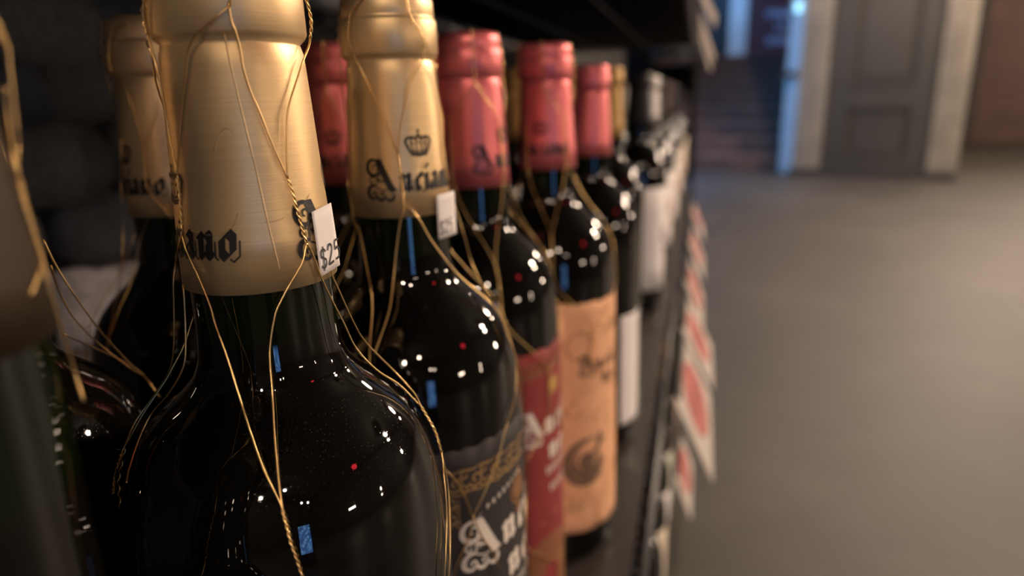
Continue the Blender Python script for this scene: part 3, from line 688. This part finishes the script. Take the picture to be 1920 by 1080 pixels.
# price cards clipped to the shelf fronts
def card(ya, yb, xt, zt, xb, zb, lab, print_m=PINKPRINT, paper=CARDPAPER, plain_=False):
    xt = max(xt, -.0105); yc = (ya + yb) / 2; L = math.hypot(xb - xt, zb - zt); an = atan2(xb - xt, zt - zb)
    t = empty('price_card', mw=Matrix.Translation((xt, yc, zt)) @ Matrix.Rotation(-an, 4, 'Y')); tag(t, lab, 'card', 'price cards on the rack')
    hw = (yb - ya) / 2
    b = MB(); b.box(-.0008, .0008, -hw, hw, -L, 0); b.build('card', paper, t)
    c = MB(); c.box(-.004, .004, -hw * .9, hw * .9, -.006, .003); c.build('clip', PLINTH, t)
    if plain_: return
    # wine-coloured print: a rounded patch in the middle with a darker mark
    q = MB(); pts = [(hw * .72 * cos(2 * pi * k / 28) * (1 if abs(cos(2 * pi * k / 28)) < .8 else .96), L * .37 * sin(2 * pi * k / 28)) for k in range(28)]
    q.add([(.0011, 0, -L / 2)] + [(.0011, a, -L / 2 + c) for a, c in pts], [(0, 1 + k, 1 + (k + 1) % 28) for k in range(28)]); q.build('print_patch', print_m, t)
    q = MB()
    for s in (-.3, 0, .3): q.box(.0012, .0014, s * hw - .008, s * hw + .008, -L * .56, -L * .44)
    q.build('print_mark', mat('dark_red_print', (.22, .05, .05), .7), t)
card(.622, .828, -.016, .443, .030, .358, 'white price card with rose print, nearest on the shelf front')
card(.850, 1.015, -.012, .440, .034, .358, 'white price card just beyond the nearest one on the shelf')
card(1.075, 1.290, -.014, .443, .022, .358, 'third white price card along the bottle shelf front')
card(1.40, 1.62, -.014, .443, .024, .358, 'fourth white price card along the bottle shelf front')
card(1.80, 2.00, -.014, .443, .024, .358, 'farthest white price card along the bottle shelf front')
card(1.02, 1.20, -.014, .120, .018, .045, 'price card with red print on the bottom shelf front')
card(1.16, 1.34, -.014, .90, .018, .845, 'cream price card high on the upper shelf edge', plain_=True)
card(1.42, 1.66, -.014, .885, .022, .80, 'second pale price card along the upper shelf edge', plain_=True)
card(1.78, 2.02, -.014, .885, .022, .79, 'pale price card farthest along the upper shelf edge', plain_=True)

# ================================================================== bottles
def bottle(lab, x, y, lean=0., group=None, sc=1.0, z=ZB, rot=0.):
    """x, y: axis at ring height; lean: metres per metre that the base is set to the picture's right"""
    dx, dy = .9636 * lean, .2672 * lean
    a = Vector((-dx, -dy, 1)).normalized(); e = Vector((0, 1, 0)).cross(a).normalized(); c = a.cross(e)
    m = Matrix((e, c, a)).transposed().to_4x4(); m.translation = Vector((x + dx * .293, y + dy * .293, z + .0004 + abs(lean) * .036))
    if rot: m = m @ Matrix.Rotation(radians(rot), 4, 'Z')
    if sc != 1: m = m @ Matrix.Diagonal((1, 1, sc, 1))
    t = empty('wine_bottle', mw=m); tag(t, lab, 'bottle', group); return t
def glass_part(t, hi=False):
    return obj('glass_body', shared('g' + str(hi), lambda: glass_mesh(128, 7) if hi else glass_mesh(48, 3)), t)
def cap_part(t, m, hi=False):
    return obj('capsule', shared('c%s%s%.4f%.4f' % (hi, m.name, HB, HR), lambda: capsule_mesh(128 if hi else 40, m)), t)
def cap_text(cap, starts, base=.248, xh=.0064, m=INK):
    for s in starts:
        q, x = word('Anciano', gap=-.02, w=.36, xs=.80, xa=.93); wrapped(q, s, base, xh, 'lettering', m, cap)
        wrapped(crown(), s + 62, base + .0148, .0047, 'crown_print', m, cap)
def endat(th, xh=.0064):
    return th - degrees(word('Anciano', gap=-.02, w=.36, xs=.80, xa=.93)[1] * xh / .0163)
def sticker(t, th0, th1, hb, ht, tilt, name='price_sticker', txt='$25', ts=.0046, tx=-.9, tv=.0012, stand=.0006, rr=None):
    """small paper flag stuck on the capsule"""
    b = MB(); N, K = 8, 6; vs = []
    for lay in (0, 1):
        for j in range(K + 1):
            for i in range(N + 1):
                s, k = i / N, j / K; a = radians(th0 + (th1 - th0) * s); h = hb + (ht - hb) * k + tilt * s
                r = (rr if rr else max(RAD(h), .0157)) + stand + .0010 * s * s + (.00015 if lay else 0)
                vs.append((r * cos(a), r * sin(a), h))
    W = N + 1; o = W * (K + 1); fs = []
    for j in range(K):
        for i in range(N):
            q = (j * W + i, j * W + i + 1, (j + 1) * W + i + 1, (j + 1) * W + i); fs.append(tuple(o + c for c in q)); fs.append(tuple(reversed(q)))
    rim = list(range(W)) + [j * W + N for j in range(1, K + 1)] + [K * W + i for i in range(N - 1, -1, -1)] + [j * W for j in range(K - 1, 0, -1)]
    fs += [(rim[k], rim[(k + 1) % len(rim)], o + rim[(k + 1) % len(rim)], o + rim[k]) for k in range(len(rim))]
    b.add(vs, fs); sk = b.build(name, STICKER, t, True); sk['label'] = 'white paper price flag'
    q = []; x = 0
    for ch in txt:
        adv, st = PENS[ch]
        for ln in st: q += [[(x + a, c + .06 * x) for a, c in f] for f in hair([p for p in crs2(ln)], .11)]
        x += adv
    rd = rr or .0163
    bb = MB()
    for f in q:
        vv = []
        for (u, v) in f:
            a = radians(th0) + (u * ts * .62 + .0004) / rd; s = (degrees(a) - th0) / (th1 - th0); h = hb + tv + v * ts + tilt * s
            r = (rr if rr else max(RAD(h), .0157)) + stand + .0010 * s * s + .00032; vv.append((r * cos(a), r * sin(a), h))
        bb.add(vv, [tuple(range(len(vv)))])
    bb.build('handwriting', PENINK, sk)
def crs2(pts):
    return [(p.x, p.y) for p in crs([(a, b, 0) for a, b in pts], 5)]

# ---- label art
def scroll_chain(n, w, amp=1.0):
    q = []
    for k in range(n):
        x = k * w
        q += hair(arc(x, 0, .42 * amp, .08, 200, 640, 20), .13) + hair(arc(x + w * .45, .32 * amp, .30 * amp, .05, 30, 400, 16), .11)
        q += hair(arc(x + w * .4, -.30 * amp, .26 * amp, .05, 160, 520, 14), .11) + hair([(x - .3, -.5), (x + .2, -.62), (x + w, -.45)], .10) + hair([(x - .2, .5), (x + .3, .62), (x + w, .5)], .08)
    return q
def minims(n, h=1.0):
    q = []
    for k in range(n): q += pen([(k * .62 - .08, h * .86), (k * .62, h * .78), (k * .62, .2), (k * .62 + .1, .1)], .3)
    return q
def big_name(lb, th, h, xh, m, second='no', x2=1.5, dy=-1.45, base2=None):
    q, x = word('Ancia', 0, .36, False); wrapped(q, th, h, xh, 'lettering', m, lb, .0005)
    q, x = word(second, 0, .36, False); q = [[(a + x2, b + dy) for a, b in f] for f in q]; wrapped(q, th, h, xh, 'lettering', m, lb, .0005)

# B1 --- nearest, gold capsule in focus
t1 = bottle('nearest dark wine bottle with gold capsule, wire net and white price flag', -.0948, .1282, .004)
set_cap(.2410, .2918, .3110)
glass_part(t1, True); c1 = cap_part(t1, GOLD, True)
cap_text(c1, (-24, endat(-64)), .2482, .0064)
# crease lines pressed into the foil
def crease(c, pts, wdt=.00022):
    b = MB(); b.tube(crs([((RAD(h) + .00002) * cos(radians(a)), (RAD(h) + .00002) * sin(radians(a)), h) for a, h in pts], 8), wdt, 6); b.build('foil_crease', GOLD, c, True)
crease(c1, [(-58, .2915), (-56, .285), (-52, .275), (-48, .265), (-45, .255), (-42, .247), (-39, .2400)], .00016)
crease(c1, [(-108, .2545), (-100, .2540), (-88, .2536), (-78, .2538), (-70, .2548), (-66, .2566), (-64, .2578)], .00020)
crease(c1, [(-47, .2555), (-40, .2556), (-32, .2560)], .00010)
crease(c1, [(-76, .2700), (-70, .2735), (-64, .2742), (-60, .2732)], .00014)
sticker(t1, -10.5, 12, .2422, .2563, .0010)
traced_net(TRACE_B1, t1); net(t1, -54, keep=lambda a: a > 95 or a < -172, seed=1)
l1 = label_patch(16, 150, .012, .172, PAPER_BLACK, t1, seed=3)
big_name(l1, 34, .128, .0105, CREAMINK)

# B2
t2 = bottle('second dark bottle from the front, gold capsule with crown and charcoal label', -.0966, .2093, .009)
set_cap(.2428, .2922, .3110)
glass_part(t2, True); c2 = cap_part(t2, GOLD, True); cap_text(c2, (-102, 78), .2506, .0064)
sticker(t2, -25, 8, .2345, .2490, .0002, rr=.0166, tx=0)
traced_net(TRACE_B2, t2); set_cap(.2428, .2922, .3110); net(t2, -50, keep=lambda a: a > 80 or a < -172, seed=2)
l2 = label_patch(-66, 66, .014, .1705, PAPER_BLACK, t2, seed=5, rough=.0011)
big_name(l2, -48, .1268, .0098, CREAMINK, x2=2.05, dy=-1.55)
wrapped(scroll_chain(5, 1.05), -50, .1585, .0072, 'scroll_ornament', GOLDINK, l2, .0004)
wrapped([[(b * .55, -a) for a, b in f] for f in scroll_chain(2, .9)], -52, .152, .0066, 'scroll_ornament', GOLDINK, l2, .0004)
q = []; th = -33
for k, ch in enumerate('PRODUCTO'):
    adv, st = CAPS[ch]; u0 = k * 1.55; v0 = 1.05 * math.sin(min(k, 7) / 7 * pi / 2 * .95) * 2.2
    for ln in st: q += [[(a * 1.0 + u0, b * 1.0 + v0) for a, b in f] for f in hair(ln, .26)]
wrapped(q, th, .1452, .0017, 'lettering', CREAMINK, l2, .0004)
wrapped(disc(0, 0, 1, 12) + hair(arc(0, 0, 1.3, 1.3, 0, 360, 24), .2) + hair([(0, 1.2), (.2, 2.0)], .5) + hair([(0, -1.2), (-.3, -2.2)], .6), -6, .1440, .0042, 'medallion', DARKGOLD, l2, .0004)
for k in range(2): wrapped(minims(9), -18, .104 - .011 * k, .0045, 'small_print', CREAMINK, l2, .0004)
wrapped(hair([(0, 0), (9, 0)], .5), -50, .10, .0035, 'rule', GOLDINK, l2, .0004)

# B3 red
set_cap()
t3 = bottle('dark bottle with red capsule and red label, third in the front row', -.1019, .3033, .014)
glass_part(t3, True); c3 = cap_part(t3, RED, True); cap_text(c3, (-71, endat(-111)), .2480, .0064)
net(t3, -60, seed=3)
l3 = label_patch(-66, 66, .010, .1655, PAPER_RED, t3, seed=8, rough=.0011)
big_name(l3, -49, .1205, .0090, CREAMINK, x2=2.1, dy=-1.6)
wrapped(scroll_chain(6, 1.0, .7), -48, .1560, .0060, 'scroll_ornament', DARKGOLD, l3, .0004)
wrapped(disc(0, 0, 1, 12) + hair(arc(0, 0, 1.25, 1.25, 0, 360, 20), .2), -14, .1450, .0036, 'gold_medal', mat('medal_gold', (.60, .36, .10), .5, .3), l3, .0005)
wrapped(minims(7), -24, .0985, .0052, 'small_print', CREAMINK, l3, .0004)
wrapped(minims(7), -20, .0880, .0052, 'small_print', CREAMINK, l3, .0004)
wrapped(hair([(0, .2), (1.5, -.1), (3, .3), (4.5, 1.2), (5.5, 2.0)], .22), -47, .074, .0070, 'ribbon_line', mat('pale_red_print', (.50, .13, .12), .7), l3, .0004)
rings = []
for k, rr in enumerate((3.1, 2.5, 1.9, 1.3)): rings += hair(arc(0, 0, rr, rr, 0, 360, 40), .42)
wrapped(rings + hair([(-3.4, 2.6), (-1, 3.3), (1, 3.3), (3.4, 2.6)], .3), -22, .0400, .0072, 'gold_seal', DARKGOLD, l3, .0004)

# B4 orange label
t4 = bottle('dark bottle with red capsule and orange map label, by the shelf edge', -.0843, .384, .016)
glass_part(t4, True); c4 = cap_part(t4, RED, True); cap_text(c4, (-152, 30), .2480, .0064)
net(t4, -80, seed=4)
l4 = label_patch(-82, 58, .0215, .1675, PAPER_ORANGE, t4, seed=11, rough=.0020, rough_side=.0012)
big_name(l4, -54, .1255, .0066, BROWNINK, x2=2.6, dy=-1.5)
em = []
for k, rr in enumerate((2.6, 2.2, 1.7, 1.2)): em += hair(arc(.1 * k, .08 * k, rr, rr * .9, 60 + 32 * k, 320 + 26 * k, 30), lambda t: .12 + .5 * sin(pi * t))
em += disc(-.1, .2, .95, 14) + hair([(.2, .6), (1.2, 1.2), (1.7, 2.9)], .5) + hair([(1.0, 1.0), (2.2, 2.2)], .35) + hair([(.4, .2), (2.3, -.4)], .3)
wrapped(em, -47, .0680, .0060, 'horse_emblem', mat('sepia_print', (.20, .12, .07), .8), l4, .0004)
MAPINK = mat('faded_map_ink', (.52, .25, .11), .8)
ml = []
rg = random.Random(5)
for k in range(13):
    x, y = rg.uniform(-1, 12), rg.uniform(-1, 18); pts = [(x, y)]
    for j in range(7): x += rg.uniform(-.2, .9); y += rg.uniform(-.7, .7); pts.append((x, y))
    ml += hair(pts, .14)
ml += hair(arc(2, 17, 1.3, 1.1, 0, 360, 24), .22) + hair(arc(9.5, 15, 1.8, 1.5, 90, 300, 24), .3)
mo = wrapped(ml, -74, .030, .0066, 'map_lines', MAPINK, l4, .00035); mo['kind'] = 'stuff'
wrapped(scroll_chain(3, 1.1), -20, .150, .0052, 'corner_scroll', mat('olive_print', (.40, .25, .09), .8), l4, .0004)
wrapped(scroll_chain(2, 1.1), -66, .0405, .0052, 'corner_scroll', mat('olive_print', (.40, .25, .09), .8), l4, .0004)

# B5 red capsule, white label edge
t5 = bottle('dark bottle with plain red capsule and white label, fourth red one along the edge', -.0815, .527, .012, sc=.982)
glass_part(t5, True); cap_part(t5, RED, False)
l5 = label_patch(-44, 75, .020, .1150, PAPER_WHITE, t5, seed=14, rough=.0002, rough_side=.0002)

# B0: closest of all, at the left edge and out of focus
t0 = bottle('long-necked bottle with gold capsule darkened as if in shade, at the left edge, closest to the camera', -.0948, .0560, -.006)  # shade on this gold capsule is put into its foil colour
LONG = [(a * .85, r if r < .02 else .02 + (r - .02) * .76) for a, r in PROF[:-3]] + [(.205, .0160), (.235, .0158), (.262, .0153)]
set_cap(.2500, .2888, .3072); obj('glass_body', glass_mesh(96, 6, LONG), t0); cap_part(t0, SHADEGOLD, True); traced_net(TRACE_B0, t0); net(t0, 0, keep=lambda a: not -110 < a < 95, seed=6, wp=[(a * .85, r if r < .021 else .021 + (r - .021) * .78) for a, r in WPROF if a < .23] + [(.205, .0180), (.255, .0172)] + [q for q in WPROF if q[0] > .256])
set_cap()
# back row
tL0 = bottle('dark bottle in the back row, at far left behind the closest bottle', -.1705, .1135, .0)
glass_part(tL0, True); cap_part(tL0, GOLD, True); traced_net(TRACE_L0, tL0); net(tL0, 10, keep=lambda a: a > 100 or a < -150, seed=7)
set_cap(.2415, .2900, .3085)
tL = bottle('gold-capped bottle in the back row, left of the nearest bottle', -.1865, .2085, .0)
glass_part(tL, True); cL = cap_part(tL, GOLD, True); cap_text(cL, (endat(-55), endat(-55) + 180), .2490, .0064); traced_net(TRACE_L, tL); net(tL, -50, keep=lambda a: a > 40 or a < -150, seed=8)
set_cap()
tR = bottle('red-capped bottle in the back row, between two gold-capped bottles', -.1785, .3150, .0)
glass_part(tR, True); cR = cap_part(tR, RED, True); cap_text(cR, (-129, 51), .2480, .0064); net(tR, -70, seed=9)

# ---- the rows farther along
def plain(lab, x, y, capm, lm=None, th=(-50, 62), hh=(.045, .150), grp=None, z=ZB, mark=None, sc=1., band=None):
    t = bottle(lab, x, y, 0, grp, sc, z); glass_part(t); cap_part(t, capm)
    if lm:
        lb = label_patch(th[0], th[1], hh[0], hh[1], lm, t, seed=int(y * 100), rough=.0001, rough_side=.0001, nu=16, nv=4)
        if mark: wrapped(hair(arc(0, 0, 1, .3, 0, 420, 16), .5) + hair([(-1, -2.2), (.2, -1.2), (.8, -2.6)], .5), -12, hh[0] + (hh[1] - hh[0]) * .52, .011, 'print_mark', mark, lb, .0005)
        for k in range(3): wrapped(hair([(0, 0), (5, 0)], .5), -28, hh[0] + .012 + .008 * k, .006, 'text_rule', BROWNINK, lb, .0005) if mark else None
    return t
GF = 'dark bottles far along the shelf'
plain('gold-capped bottle in the back row, glimpsed between two red capsules', -.176, .657, TANFOIL, sc=1.0)
plain('gold-capped bottle just behind the last red capsule', -.0895, .696, TANFOIL)
ORD = ['first', 'second', 'third', 'fourth', 'fifth', 'sixth', 'seventh', 'eighth', 'ninth', 'tenth', 'eleventh', 'twelfth', 'thirteenth', 'fourteenth', 'fifteenth', 'sixteenth', 'seventeenth', 'eighteenth']
front = [(.905, BLACKFOIL, (.030, .166), PAPER_WHITE, (-84, 66)), (1.035, SILVER, (.062, .172), PAPER_WHITE, (-70, 66)), (1.175, BLACKFOIL, (.03, .15), PAPER_CREAM, (-60, 66)), (1.33, BLACKFOIL, (.05, .178), PAPER_WHITE, (-60, 66)),
         (1.50, BURG, (.03, .15), PAPER_WHITE, (-60, 66)), (1.69, BLACKFOIL, (.05, .16), PAPER_CREAM, (-60, 66)), (1.90, BLACKFOIL, (.03, .15), PAPER_WHITE, (-60, 66)), (2.14, BLACKFOIL, (.05, .16), PAPER_CREAM, (-60, 66))]
for i, (y, cm, hh, lm, th) in enumerate(front):
    lab = '%s white-labelled dark bottle along the shelf edge beyond the red capsules' % ORD[i]
    plain(lab, -.076 + (.003 if i % 2 else 0), y, cm, lm, th, hh, grp=GF, mark=(BLUEPRINT, PINKPRINT)[i % 2])
for i, y in enumerate([.395, .48, .57, .745, .835, .92, 1.01, 1.1, 1.19, 1.28, 1.37, 1.46, 1.56, 1.66]):
    cm = (BLACKFOIL, BURG, BLACKFOIL, SILVER)[(i * 3) % 4] if i > 3 else BLACKFOIL
    plain('%s black-capped bottle of the back row, hidden behind the front bottles' % ORD[i], -.176, y, cm, grp='dark bottles in the back row', sc=.94 if i < 4 else 1.)
for i, y in enumerate([.76, .88, 1.0, 1.12, 1.26, 1.40]):
    plain('%s dark bottle of the rearmost row against the wall' % ORD[i], -.275, y, BLACKFOIL, grp='dark bottles in the rearmost row')
PALEGREEN = mat('pale_greenish_label_paper', (.72, .72, .58), .8)
low = [(.52, PAPER_BLACK, (.04, .12), BLACKFOIL), (.60, PAPER_BLACK, (.04, .12), BLACKFOIL), (.685, PAPER_CREAM, (.05, .172), BLACKFOIL), (.77, PAPER_WHITE, (.120, .166), BLACKFOIL), (.855, PALEGREEN, (.09, .174), BLACKFOIL), (.945, PAPER_BLACK, (.04, .12), TANFOIL),
       (1.035, CARDBROWN, (.06, .16), ORANGE), (1.125, PAPER_WHITE, (.08, .17), BLACKFOIL), (1.23, PAPER_BLACK, (.04, .13), BURG), (1.34, PAPER_CREAM, (.06, .16), BLACKFOIL), (1.45, PAPER_WHITE, (.06, .16), BLACKFOIL)]
for i, (y, lm, hh, cm) in enumerate(low):
    plain('%s bottle on the bottom shelf, seen past the shelf front' % ORD[i], -.052, y, cm, lm, (-64, 66), hh, 'bottles on the bottom shelf', .09)
